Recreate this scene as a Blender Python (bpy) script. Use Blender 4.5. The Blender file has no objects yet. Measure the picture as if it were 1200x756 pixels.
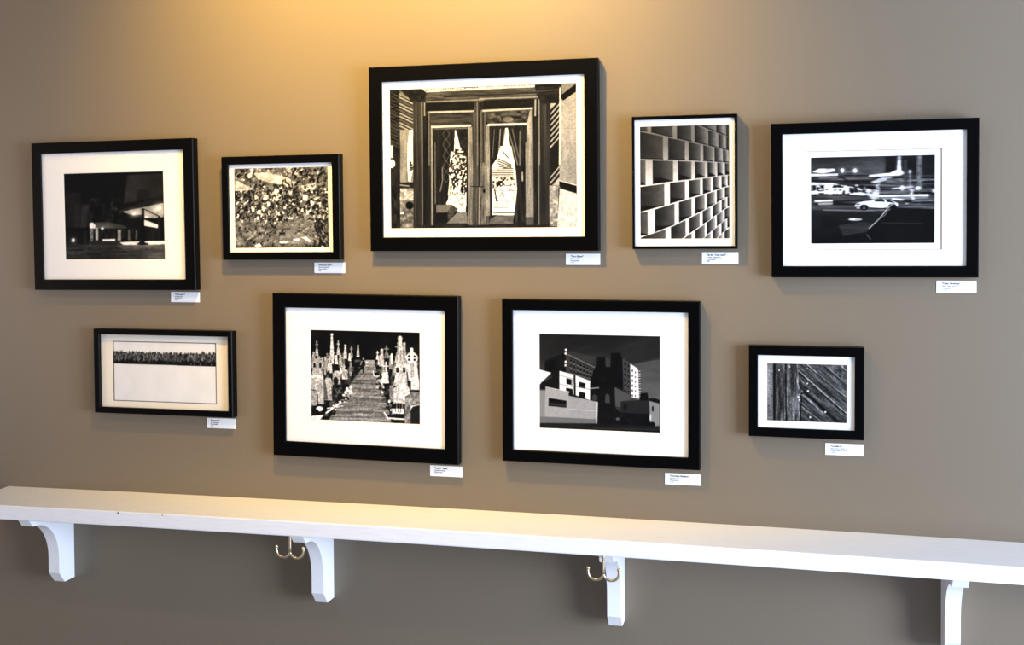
import bpy, bmesh, math, random
import numpy as np
from mathutils import Vector, Matrix

rng = random.Random(3)
scene = bpy.context.scene
C = scene.collection
# ---------------------------------------------------------------- printed pictures
class Pic:
    """A black and white photograph drawn in numpy. Shapes are given in the
    coordinates of a drawing frame; c holds the frame's four corners (TL TR BR BL)."""
    def __init__(s, c, wpx, hpx, bg, res=2):
        s.nx, s.ny = int(round(wpx * res)), int(round(hpx * res))
        nx, ny = s.nx * 2, s.ny * 2
        u = (np.arange(nx) + .5) / nx
        v = ((np.arange(ny) + .5) / ny)[:, None]
        c = np.array(c, float)
        f = lambda k: (1 - v) * ((1 - u) * c[0, k] + u * c[1, k]) + v * ((1 - u) * c[3, k] + u * c[2, k])
        s.X, s.Y = f(0), f(1)
        s.I = np.full((ny, nx), float(bg))

    def sub(s, x0, y0, x1, y1):
        X, Y = s.X, s.Y
        cx = np.where((X.max(0) >= x0) & (X.min(0) <= x1))[0]
        cy = np.where((Y.max(1) >= y0) & (Y.min(1) <= y1))[0]
        if not len(cx) or not len(cy):
            return None
        return slice(cy[0], cy[-1] + 1), slice(cx[0], cx[-1] + 1)

    def put(s, k, m, val, a):
        if callable(val):
            val = val(s.X[k], s.Y[k])
        w = m * a
        s.I[k] = s.I[k] * (1 - w) + val * w

    def poly(s, pts, val, a=1.):
        p = np.array(pts, float)
        k = s.sub(p[:, 0].min(), p[:, 1].min(), p[:, 0].max(), p[:, 1].max())
        if k is None:
            return
        X, Y = s.X[k], s.Y[k]
        m = np.zeros(X.shape, bool)
        for (xa, ya), (xb, yb) in zip(p, np.roll(p, -1, 0)):
            if ya == yb:
                continue
            m ^= ((ya > Y) != (yb > Y)) & (X < (xb - xa) * (Y - ya) / (yb - ya) + xa)
        s.put(k, m.astype(float), val, a)

    def box(s, x0, y0, x1, y1, val, a=1.):
        s.poly([(x0, y0), (x1, y0), (x1, y1), (x0, y1)], val, a)

    def line(s, pts, w, val, a=1., soft=.35):
        for (xa, ya), (xb, yb) in zip(pts[:-1], pts[1:]):
            r = w
            k = s.sub(min(xa, xb) - r, min(ya, yb) - r, max(xa, xb) + r, max(ya, yb) + r)
            if k is None:
                continue
            X, Y = s.X[k], s.Y[k]
            dx, dy = xb - xa, yb - ya
            t = np.clip(((X - xa) * dx + (Y - ya) * dy) / (dx * dx + dy * dy + 1e-9), 0, 1)
            d = np.hypot(X - xa - t * dx, Y - ya - t * dy)
            s.put(k, np.clip((w / 2 - d) / (w * soft) + .5, 0, 1), val, a)

    def ell(s, cx, cy, rx, ry, val, a=1., soft=.3, rot=0.):
        r = max(rx, ry) * (1 + soft)
        k = s.sub(cx - r, cy - r, cx + r, cy + r)
        if k is None:
            return
        X, Y = s.X[k] - cx, s.Y[k] - cy
        ca, sa = math.cos(rot), math.sin(rot)
        d = np.hypot((X * ca + Y * sa) / rx, (-X * sa + Y * ca) / ry)
        s.put(k, np.clip((1 + soft / 2 - d) / soft, 0, 1), val, a)

    def noise(s, sx, sy, seed, octs=3, shear=0.):
        return nz(s.X, s.Y + shear * s.X, sx, sy, seed, octs)

    def grain(s, amt, sx, sy, seed, octs=3, shear=0.):
        s.I *= 1 + amt * (s.noise(sx, sy, seed, octs, shear) - .5) * 2

    def blur(s, r):
        for ax in (0, 1):
            k = np.ones(2 * r + 1) / (2 * r + 1)
            p = np.pad(s.I, [(r, r) if q == ax else (0, 0) for q in (0, 1)], mode='edge')
            s.I = np.apply_along_axis(lambda q: np.convolve(q, k, 'valid'), ax, p)

    def smear(s, r, mask):
        a = np.pad(s.I, [(0, 0), (r, r)], mode='edge')
        cs = np.cumsum(np.pad(a, [(0, 0), (1, 0)]), 1)
        b = (cs[:, 2 * r + 1:] - cs[:, :-2 * r - 1]) / (2 * r + 1)
        s.I = s.I * (1 - mask) + b * mask

    def out(s):
        I = np.clip(s.I, 0, 1)
        return I.reshape(s.ny, 2, s.nx, 2).mean((1, 3))


def nz(X, Y, sx, sy, seed, octs=3):
    r = np.random.RandomState(seed)
    tot = np.zeros(np.shape(X))
    amp, norm = 1., 0.
    for o in range(octs):
        g = r.rand(64, 64)
        x, y = X / sx * 2 ** o + 7.3, Y / sy * 2 ** o + 3.1
        i, j = np.floor(x).astype(int), np.floor(y).astype(int)
        fx, fy = x - i, y - j
        fx, fy = fx * fx * (3 - 2 * fx), fy * fy * (3 - 2 * fy)
        q = lambda a, b: g[(j + b) % 64, (i + a) % 64]
        tot += amp * ((q(0, 0) * (1 - fx) + q(1, 0) * fx) * (1 - fy) + (q(0, 1) * (1 - fx) + q(1, 1) * fx) * fy)
        norm += amp
        amp *= .55
    return np.clip((tot / norm - .5) * 1.5 + .5, 0, 1)


def pic_station():
    P = Pic([(36, 58), (800, 42), (815, 712), (52, 715)], 117, 102, .05)
    P.poly([(527, 72), (800, 60), (803, 230), (500, 290)], lambda X, Y: .20 - .08 * nz(X, Y, 200, 120, 3))
    P.poly([(600, 190), (645, 172), (705, 195), (705, 250), (600, 270)], .10, .8)
    P.box(50, 205, 170, 290, .13, .8)
    P.box(55, 290, 240, 490, lambda X, Y: .07 + .08 * nz(X, Y, 40, 160, 5))
    P.poly([(110, 310), (150, 300), (165, 470), (120, 470)], .16, .7)  # this pale band and the next: glass reflections painted into the print
    P.poly([(175, 300), (232, 300), (215, 470), (170, 470)], .20, .7)
    P.box(50, 470, 240, 500, .03)
    P.box(240, 250, 480, 430, lambda X, Y: .04 + .16 * np.clip(nz(X, Y, 30, 30, 8) * 2 - .9, 0, 1))
    for k in range(40):
        P.ell(rng.uniform(320, 420), rng.uniform(350, 420), 5, 4, rng.choice([.02, .3]), .7)
    # left kiosk and its roof
    P.poly([(240, 435), (380, 425), (640, 490), (640, 520), (245, 480)], lambda X, Y: .30 - .0003 * (X - 240))
    P.box(245, 478, 640, 572, lambda X, Y: .05 + .12 * np.clip(nz(X, Y, 22, 45, 6) * 2 - .8, 0, 1))
    P.poly([(237, 436), (262, 430), (284, 452), (282, 478), (240, 478)], .95)
    P.box(240, 480, 266, 575, lambda X, Y: .25 + .4 * nz(X, Y, 9, 14, 9))
    P.box(284, 470, 306, 568, .60)
    P.box(455, 486, 480, 570, .58)
    P.box(534, 488, 550, 568, .36)
    P.box(590, 490, 606, 566, .30)
    P.ell(337, 476, 11, 9, .98)
    P.ell(350, 462, 60, 12, .5, .5, 1.2)
    P.box(338, 558, 436, 573, .85)
    # big canopy
    P.poly([(455, 345), (802, 222), (803, 285), (490, 352)], lambda X, Y: .17 - .0002 * (X - 455))
    P.poly([(490, 350), (803, 284), (804, 392), (690, 406), (640, 398), (560, 374)], lambda X, Y: .52 + .14 * nz(X, Y, 120, 60, 2))
    P.box(520, 375, 640, 480, .07, .8)
    for x, y, r in ((578, 363, 13), (770, 327, 17), (672, 394, 11)):
        P.ell(x, y, r * 2.6, r * 2.2, .85, .55, 1.4)
        P.ell(x, y, r, r, 1.)
    P.line([(655, 330), (770, 385)], 7, .12)
    P.box(656, 400, 804, 575, .05)
    P.poly([(650, 408), (768, 452), (768, 478), (650, 456)], .92)
    P.box(760, 385, 778, 565, .12)
    P.box(678, 475, 760, 570, lambda X, Y: .04 + .12 * nz(X, Y, 12, 60, 31))
    # forecourt
    P.box(40, 575, 820, 720, lambda X, Y: .11 + .16 * nz(X, Y, 160, 14, 11) + .12 * np.clip((X - 380) / 400, 0, 1))
    P.poly([(470, 584), (640, 575), (812, 572), (814, 598), (700, 606), (500, 604)], .93)
    P.poly([(440, 604), (815, 598), (815, 650), (520, 650)], lambda X, Y: .45 - .004 * (Y - 600) + .2 * (nz(X, Y, 140, 10, 14) - .5), .7)
    P.box(40, 500, 230, 600, .07, .7)
    P.box(196, 500, 216, 710, .22, .5)
    P.ell(110, 568, 26, 24, .6, .5, 1.4)
    P.ell(110, 567, 12, 15, 1.)
    P.box(637, 325, 657, 585, .03)
    P.ell(645, 596, 46, 9, .10)
    P.ell(640, 585, 25, 8, .06)
    P.I = np.clip(P.I * 1.22 - .01, 0, 1)
    P.grain(.12, 20, 20, 4)
    P.blur(2)
    return P.out()


def pic_ivy():
    P = Pic([(45, 50), (820, 45), (838, 710), (65, 710)], 110, 94, .48)
    P.I = .40 + .3 * (P.noise(40, 24, 1) - .5)
    for c in ([(215, 90), (330, 85), (480, 130), (440, 190), (330, 165), (250, 140)], [(60, 140), (130, 180), (215, 220), (120, 245), (55, 235)],
              [(600, 200), (720, 180), (730, 230), (640, 250)], [(480, 60), (600, 70), (560, 120), (480, 110)], [(470, 150), (560, 170), (520, 220), (450, 190)]):
        P.poly(c, lambda X, Y: .66 + .14 * (nz(X, Y, 60, 30, 2) - .5))
    dens = lambda x, y: 1.0 if 210 < y < 480 else (.55 if y <= 210 else .25)
    tan = lambda x, y: (200 < x < 480 and 85 < y < 185) or (x < 210 and 150 < y < 235) or (600 < x < 730 and 180 < y < 245)
    for k in range(2900):
        x, y = rng.uniform(40, 840), rng.uniform(45, 715)
        if rng.random() > dens(x, y) or (tan(x, y) and rng.random() < .9):
            continue
        q = rng.random()
        v = rng.uniform(.03, .15) if q < .6 else (rng.uniform(.3, .55) if q < .86 else rng.uniform(.7, .92))
        if y > 520 and q >= .86:
            v *= .75
        L = rng.uniform(7, 19) * (1 if y < 500 else .8)
        P.ell(x, y, L, L * rng.uniform(.35, .6), v, .9, .25, rng.uniform(.7, 2.3) + (.0 if rng.random() < .7 else 1.2))
    for x, y, L in ((405, 235, 30), (315, 290, 26), (180, 120, 24), (210, 390, 22), (345, 340, 20), (225, 290, 16), (640, 300, 30), (300, 380, 18), (265, 415, 24), (195, 70, 20), (410, 300, 18)):
        for k in range(3):
            P.ell(x + rng.uniform(-10, 10), y + rng.uniform(-12, 12), L * .8, L * .45, rng.uniform(.72, .9), .9, .3, rng.uniform(.5, 2.5))
    P.ell(580, 520, 70, 55, lambda X, Y: .42 + .25 * (nz(X, Y, 30, 8, 7) - .5), .8, .5)
    P.box(430, 580, 480, 615, .12)
    P.poly([(435, 600), (620, 590), (740, 640), (700, 680), (435, 670)], lambda X, Y: .5 + .2 * (nz(X, Y, 90, 14, 8) - .5), .85)
    for c in ([(610, 622), (650, 618), (692, 650), (680, 662), (640, 640)], [(432, 655), (500, 660), (495, 672), (432, 670)], [(545, 635), (595, 632), (600, 650), (550, 655)], [(225, 690), (265, 665), (285, 690), (250, 708)], [(765, 705), (790, 690), (815, 708)]):
        P.poly(c, .9)
    P.line([(165, 640), (245, 590)], 6, .7)
    P.line([(175, 660), (290, 585)], 6, .2)
    P.line([(620, 580), (690, 520)], 5, .62)
    for k in range(60):
        x, y = rng.uniform(720, 830), rng.uniform(480, 700)
        P.ell(x, y, 16, 7, .1, .8, .3, rng.uniform(.6, 1.4))
    P.grain(.2, 10, 10, 5)
    P.I = np.clip(P.I * 1.25 - .02, 0, 1)
    P.blur(1)
    return P.out()


def pic_doors():
    P = Pic([(457.5, 105.1), (675.9, 98.2), (675.9, 266.7), (458.5, 267.4)], 218, 168, .2, 2)
    Z = 7.558
    mk = lambda ox, oy: (lambda *q: [(ox + x / Z, oy + y / Z) for x, y in q])
    a, b, c, d = mk(450, 92), mk(565, 92), mk(450, 172), mk(565, 172)
    bx = lambda T, x0, y0, x1, y1, v, al=1.: P.poly(T((x0, y0), (x1, y0), (x1, y1), (x0, y1)), v, al)
    ln = lambda T, pts, w, v, al=1.: P.line(T(*pts), w / Z, v, al)
    wood = lambda base, amp, sx, sy, seed: (lambda X, Y: base + amp * (nz(X, Y, sx, sy, seed) - .5))
    P.I = .19 + .22 * (P.noise(2.2, 40, 3) - .5)
    # left outside siding
    bx(a, 55, 95, 150, 640, wood(.13, .25, 14, 2.2, 4))
    bx(c, 55, -40, 150, 720, wood(.15, .22, 3, 8, 5))
    for k in range(16):
        ln(a, [(62, 120 + 30 * k), (145, 160 + 30 * k)], 6, .42, .6)
    bx(a, 150, 120, 272, 465, .2)
    for k in range(13):
        ln(a, [(152, 110 + 28 * k), (268, 165 + 28 * k)], 13, .72 if k % 3 else .4, .85)
    bx(a, 152, 452, 270, 762, wood(.58, .15, 3, 16, 6))
    bx(c, 152, -60, 270, 312, wood(.55, .2, 3, 16, 6))
    P.poly(a((238, 455), (270, 452), (270, 762), (228, 762), (218, 600)), .9)
    P.poly(c((225, -60), (270, -60), (270, 200), (245, 310), (225, 300), (215, 120)), .9)
    for k in range(12):
        P.ell(*c((rng.uniform(235, 268), rng.uniform(130, 215)))[0], 1.2, .9, .1)
    bx(c, 150, 310, 272, 365, .14)
    ln(c, [(155, 335), (230, 345)], 12, .6)
    bx(c, 150, 365, 272, 470, lambda X, Y: .5 + .5 * nz(X, Y, 3, 2, 9))
    bx(c, 150, 470, 272, 715, lambda X, Y: .25 + .5 * nz(X, Y, 4, 4, 10))
    P.ell(*c((236, 516))[0], 4.6, 4.6, .03)
    bx(c, 152, 570, 185, 592, .9)
    bx(a, 58, 590, 86, 700, .85)
    P.ell(*c((76, 146))[0], 4., 5., .97)
    # left column and jambs
    bx(a, 272, 200, 345, 762, wood(.22, .2, 1.5, 50, 12))
    bx(c, 272, -40, 345, 715, wood(.20, .2, 1.5, 50, 12))
    ln(a, [(352, 205), (352, 762)], 12, .55)
    ln(c, [(352, -40), (352, 690)], 11, .5)
    ln(a, [(377, 215), (377, 330)], 9, .6)
    bx(a, 362, 330, 405, 762, wood(.12, .12, 1.2, 30, 13))
    bx(c, 362, -40, 405, 715, wood(.1, .12, 1.2, 30, 13))
    # entablature
    P.poly(a((390, 115), (907, 100), (907, 205), (390, 215)) , wood(.3, .25, 20, 1.4, 14))
    P.poly(b((-10, 95), (500, 80), (500, 180), (-10, 195)), wood(.3, .25, 20, 1.4, 14))
    ln(a, [(390, 206), (907, 188)], 10, .55)
    ln(b, [(0, 182), (510, 168)], 10, .6)
    ln(a, [(550, 165), (907, 150)], 8, .07)
    ln(b, [(0, 150), (500, 132)], 8, .1)
    P.poly(a((348, 92), (907, 78), (907, 100), (395, 122)), .85)
    P.poly(b((-10, 75), (490, 60), (480, 82), (-10, 100)), .85)
    for k in range(46):
        t = k / 46
        P.ell(457.5 + 39 + t * 132, 106 - t * 4.4 + rng.uniform(-.8, .8) - (1.2 if t > .4 else 0), rng.uniform(.4, 1.1), rng.uniform(.4, .9), .12, .9, .4, .6)
    P.poly(a((160, 100), (350, 92), (395, 130), (360, 205), (270, 212), (210, 150)), wood(.13, .16, 5, 3, 15))
    ln(a, [(160, 130), (205, 165)], 20, .5)
    P.poly(a((385, 215), (845, 205), (845, 282), (385, 290)), wood(.10, .08, 12, 2, 16))
    P.poly(b((30, 198), (450, 185), (440, 262), (30, 270)), wood(.09, .08, 12, 2, 16))
    # left door leaf
    ln(a, [(412, 298), (818, 290)], 17, .72)
    P.poly(a((415, 308), (800, 302), (790, 412), (440, 418)), wood(.24, .2, 16, 2, 17))
    ln(a, [(416, 300), (416, 762)], 14, .42)
    ln(a, [(440, 418), (440, 762)], 15, .60)
    ln(c, [(440, -40), (440, 690)], 15, .58)
    ln(a, [(447, 428), (785, 418)], 18, .85)
    bx(a, 455, 440, 765, 762, wood(.14, .14, 1.5, 30, 18))
    bx(c, 455, -40, 765, 690, wood(.13, .14, 1.5, 30, 18))
    ln(a, [(465, 445), (755, 440)], 10, .42)
    ln(c, [(470, -40), (470, 500)], 8, .45)
    for k in range(5):
        y = 480 + 95 * k
        T = a if y < 690 else c
        o = 0 if y < 690 else -605
        P.line(T((570, y + o - 40), (600, y + o + 10), (570, y + o + 60), (540, y + o + 10), (570, y + o - 40)), .8, .42, .7)
    ln(c, [(535, 180), (535, 300), (515, 390)], 9, .5)
    P.poly(a((650, 452), (662, 470), (692, 600), (742, 700), (748, 762), (606, 762), (640, 640)), .92)
    P.poly(c((612, 40), (748, 40), (748, 575), (690, 580), (565, 505), (600, 400), (595, 200)), lambda X, Y: np.where(nz(X, Y, 1.8, 2.6, 19, 3) > .5, .12, .93))
    P.poly(a((648, 620), (742, 640), (748, 762), (640, 762)), lambda X, Y: np.where(nz(X, Y, 1.8, 1.6, 20, 3) > .47, .12, .9))
    P.poly(c((600, 420), (745, 420), (745, 575), (690, 580), (568, 505)), lambda X, Y: np.where(nz(X, Y, 1.4, 1.0, 21, 2) > .74, .5, .97))
    ln(c, [(610, 260), (590, 420)], 14, .9)
    ln(c, [(690, 300), (680, 440)], 20, .95)
    ln(c, [(720, 270), (710, 400)], 18, .05)
    P.poly(a((692, 455), (758, 450), (758, 762), (745, 690), (700, 590)), wood(.13, .2, 2, 3, 22))
    P.poly(c((750, 480), (765, 480), (768, 690), (740, 560)), .1)
    P.poly(c((478, 512), (622, 510), (575, 580), (478, 582)), .46)
    bx(c, 478, 580, 577, 660, .09)
    P.poly(c((577, 580), (622, 512), (668, 545), (590, 668)), wood(.28, .3, 1.2, 1.2, 23))
    P.poly(c((570, 675), (665, 580), (750, 578), (758, 676)), wood(.5, .1, 12, 3, 24))
    bx(a, 765, 430, 805, 762, wood(.52, .2, 1.4, 30, 25))
    bx(c, 762, -40, 806, 690, wood(.5, .25, 1.4, 20, 25))
    # centre stiles
    P.poly(a((800, 300), (820, 290), (830, 205), (845, 205), (845, 762), (806, 762)), wood(.26, .2, 1.4, 40, 26))
    bx(c, 806, -40, 860, 700, wood(.27, .22, 1.4, 30, 26))
    ln(a, [(848, 215), (848, 762)], 9, .48)
    ln(a, [(880, 290), (880, 762)], 10, .42)
    ln(c, [(864, 350), (858, 690)], 10, .6)
    bx(c, 872, 140, 945, 700, wood(.42, .3, 1.6, 14, 27))
    ln(c, [(790, 350), (900, 352)], 8, .1)
    P.ell(*c((905, 390))[0], 1.6, 2.4, .07)
    # right door leaf
    ln(b, [(25, 288), (460, 268)], 18, .74)
    P.poly(b((35, 300), (440, 285), (415, 400), (75, 408)), wood(.28, .4, 6, 3, 28))
    P.ell(*b((250, 365))[0], 6, 3.2, .55, .7)
    P.ell(*b((140, 368))[0], 5, 3.2, .1, .6)
    ln(b, [(18, 290), (18, 762)], 12, .35)
    ln(b, [(45, 310), (45, 762)], 12, .4)
    bx(b, 55, 410, 84, 762, wood(.56, .2, 1.2, 20, 29))
    bx(d, 48, -40, 86, 610, wood(.56, .25, 1.4, 16, 29))
    ln(b, [(78, 412), (412, 405)], 18, .9)
    bx(b, 88, 428, 408, 762, wood(.13, .14, 1.3, 20, 30))
    bx(d, 86, -40, 400, 690, wood(.12, .12, 1.3, 20, 30))
    P.poly(b((225, 440), (245, 440), (272, 640), (315, 762), (138, 762), (190, 640)), .92)
    ln(b, [(182, 450), (165, 700)], 9, .55)
    ln(b, [(222, 462), (195, 640)], 10, .5)
    ln(b, [(130, 450), (110, 700)], 7, .4)
    for k in range(5):
        ln(b, [(150 + 6 * k, 690 + 16 * k), (262, 655 + 22 * k)], 9, .12)
    P.poly(d((182, -5), (275, -5), (312, 200), (322, 400), (300, 602), (105, 602), (104, 172), (150, 105)), .95)
    for k in range(4):
        ln(d, [(160, 105 + 22 * k), (275, 160 + 12 * k)], 9, .15)
    ln(d, [(200, 40), (250, 100)], 10, .2)
    P.poly(d((105, 195), (292, 185), (296, 272), (105, 275)), lambda X, Y: .62 + .3 * np.sin(Y * 2.6))
    P.poly(d((110, 275), (298, 272), (305, 350), (220, 345), (110, 370)), lambda X, Y: np.where(nz(X, Y, 2.4, 2.4, 32, 2) > .45, .1, .85))
    P.poly(d((120, 360), (300, 345), (305, 520), (110, 545)), lambda X, Y: np.where(nz(X, Y, 1.3, 1.1, 33, 2) > .72, .45, .97))
    ln(d, [(130, 380), (145, 480)], 12, .2)
    ln(d, [(120, 538), (250, 538)], 7, .6)
    P.poly(d((110, 580), (300, 575), (300, 590), (110, 592)), .5)
    P.poly(d((150, 592), (300, 592), (300, 606), (160, 606)), .97)
    P.poly(d((90, 640), (150, 604), (298, 606), (290, 680), (75, 680)), wood(.42, .12, 10, 3, 34))
    P.poly(d((278, -10), (405, -10), (382, 250), (376, 665), (288, 668), (322, 420), (312, 180)), wood(.15, .25, 1.6, 26, 35))
    ln(b, [(250, 450), (300, 640), (330, 762)], 9, .5)
    ln(b, [(285, 450), (340, 700)], 8, .45)
    ln(b, [(355, 470), (350, 762)], 16, .42)
    ln(d, [(270, 0), (300, 170), (318, 380)], 15, .9)
    ln(d, [(370, 230), (372, 300)], 12, .7)
    bx(b, 408, 400, 418, 762, .4)
    P.poly(b((440, 285), (462, 275), (470, 762), (420, 762), (415, 400)), wood(.6, .2, 1.6, 30, 36))
    bx(d, 398, -40, 466, 700, wood(.55, .3, 1.8, 30, 36))
    bx(d, 376, 620, 500, 700, wood(.2, .2, 1.6, 6, 37), .6)
    bx(b, 466, 190, 512, 762, wood(.13, .14, 1.2, 30, 38))
    bx(d, 466, -40, 512, 715, wood(.13, .14, 1.2, 30, 38))
    ln(b, [(488, 195), (485, 330)], 14, .66)
    ln(b, [(519, 180), (519, 762)], 11, .55)
    ln(d, [(512, -40), (512, 700)], 10, .5)
    bx(b, 530, 215, 618, 762, wood(.21, .2, 1.6, 60, 39))
    bx(d, 525, -40, 612, 715, wood(.2, .18, 1.6, 60, 39))
    P.poly(b((480, 62), (725, 48), (690, 225), (540, 235), (500, 150)), wood(.13, .14, 8, 2, 40))
    ln(b, [(500, 120), (690, 105)], 8, .3)
    # diagonal boards
    bx(b, 618, 225, 695, 762, .7)
    bx(d, 612, -40, 695, 342, .7)
    for k in range(12):
        ln(b, [(615, 300 + 48 * k), (695, 205 + 48 * k)], 19, .1)
    for k in range(7):
        ln(d, [(612, 60 + 48 * k), (692, -40 + 48 * k)], 19, .1)
    bx(d, 603, 345, 692, 705, wood(.62, .4, 3, 3, 41))
    ln(d, [(686, 370), (680, 700)], 10, .2)
    # right wall
    P.poly(b((700, 200), (840, 105), (840, 762), (695, 762)), wood(.66, .1, 4, 20, 42))
    P.poly(d((692, -40), (840, -40), (840, 345), (690, 305)), wood(.62, .12, 4, 20, 42))
    ln(b, [(700, 90), (692, 762)], 12, .85)
    P.poly(b((712, 62), (838, 45), (838, 60), (716, 150)), .52)
    P.poly(b((712, 150), (838, 52), (838, 122), (722, 205)), .05)
    P.poly(d((686, 302), (840, 352), (840, 415), (690, 352)), .07)
    ln(d, [(690, 300), (840, 345)], 9, .85)
    P.poly(d((692, 372), (840, 418), (840, 722), (668, 722)), wood(.84, .18, 2, 6, 43))
    bx(c, 300, 690, 960, 725, wood(.16, .15, 8, 2, 44))
    bx(d, -20, 690, 600, 725, wood(.14, .12, 8, 2, 44))
    P.grain(.1, 1.2, 1.2, 45, 2)
    return P.out()


def pic_blocks():
    P = Pic([(27, 48), (575, 33), (575, 728), (27, 728)], 104, 132, .9)
    P.I = .50 + .42 * np.clip((P.Y - 150) / 260, 0, 1)
    LX = [27, 240, 440, 575]
    L = {-2: [-200, -130, -40, 8], -1: [-75, -20, 62, 112], 0: [70, 118, 162, 194], 1: [245, 251, 259, 268], 2: [410, 381, 357, 340], 3: [572, 510, 452, 405],
         4: [725, 645, 545, 465], 5: [900, 760, 625, 525], 6: [1060, 880, 705, 590], 7: [1200, 990, 785, 650], 8: [1400, 1120, 870, 712], 9: [1500, 1300, 960, 770]}
    yl = lambda i, x: float(np.interp(x, LX, L[i]))
    bars = {-1: [(350, 384), (484, 497), (545, 557)], 0: [(-60, -20), (75, 100), (230, 258), (345, 366), (437, 449), (500, 511), (550, 558)], 1: [(-20, 8), (170, 204), (305, 330), (400, 418), (473, 486), (527, 537), (566, 573)],
            2: [(-80, -40), (62, 107), (232, 264), (345, 368), (428, 443), (492, 502), (541, 549)], 3: [(-30, 12), (178, 213), (305, 331), (397, 414), (463, 477), (518, 528), (558, 565)],
            4: [(-80, -50), (75, 120), (240, 268), (345, 367), (425, 440), (488, 498), (538, 547)], 5: [(-30, 0), (185, 218), (308, 331), (395, 413), (460, 474), (518, 528), (556, 563)],
            6: [(0, 40), (240, 262), (345, 367), (425, 438), (488, 498), (538, 546)], 7: [(300, 320), (395, 412), (460, 473), (516, 526), (555, 562)],
            8: [(340, 362), (425, 437), (486, 497), (536, 545)], 9: [(395, 410), (460, 470), (515, 525)]}
    for r, bs in bars.items():
        bs = bs + [(590, 600)]
        for (p0, p1), (q0, q1) in zip(bs[:-1], bs[1:]):
            x0, x1 = p1, q0
            g = 3 if x0 > 400 else 4
            T0, T1, B0, B1 = yl(r - 1, x0) + g, yl(r - 1, x1) + g, yl(r, x0) - g, yl(r, x1) - g
            far = min(max((x0 - 250) / 300, 0), 1)
            dark = .15 if r < 3 else .13
            def val(X, Y, x0=x0, x1=x1, far=far, r=r):
                t = np.clip((X - x0) / (x1 - x0), 0, 1)
                lit = (.14 + .42 * far) if r < 2 else (.24 + .55 * far)
                return .15 + t ** 1.3 * lit + .05 * (nz(X, Y, 40, 30, 3) - .5)
            P.poly([(x0, T0), (x1, T1), (x1, B1), (x0, B0)], val)
            h = B0 - T0
            if r >= 2:
                P.poly([(x0, B0), (x0, B0 - h * .30), (x0 + (x1 - x0) * .45, B0 - h * .26), (x1, B1 - 2), (x1, B1)], .07)
            else:
                P.line([(x0, B0 - 2), (x1, B1 - 2)], 6, .08)
            P.line([(x0 + 1, T0), (x0 + 1, B0)], 4, .12, .8)
    P.grain(.06, 14, 14, 4)
    P.blur(1)
    return P.out()


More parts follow.
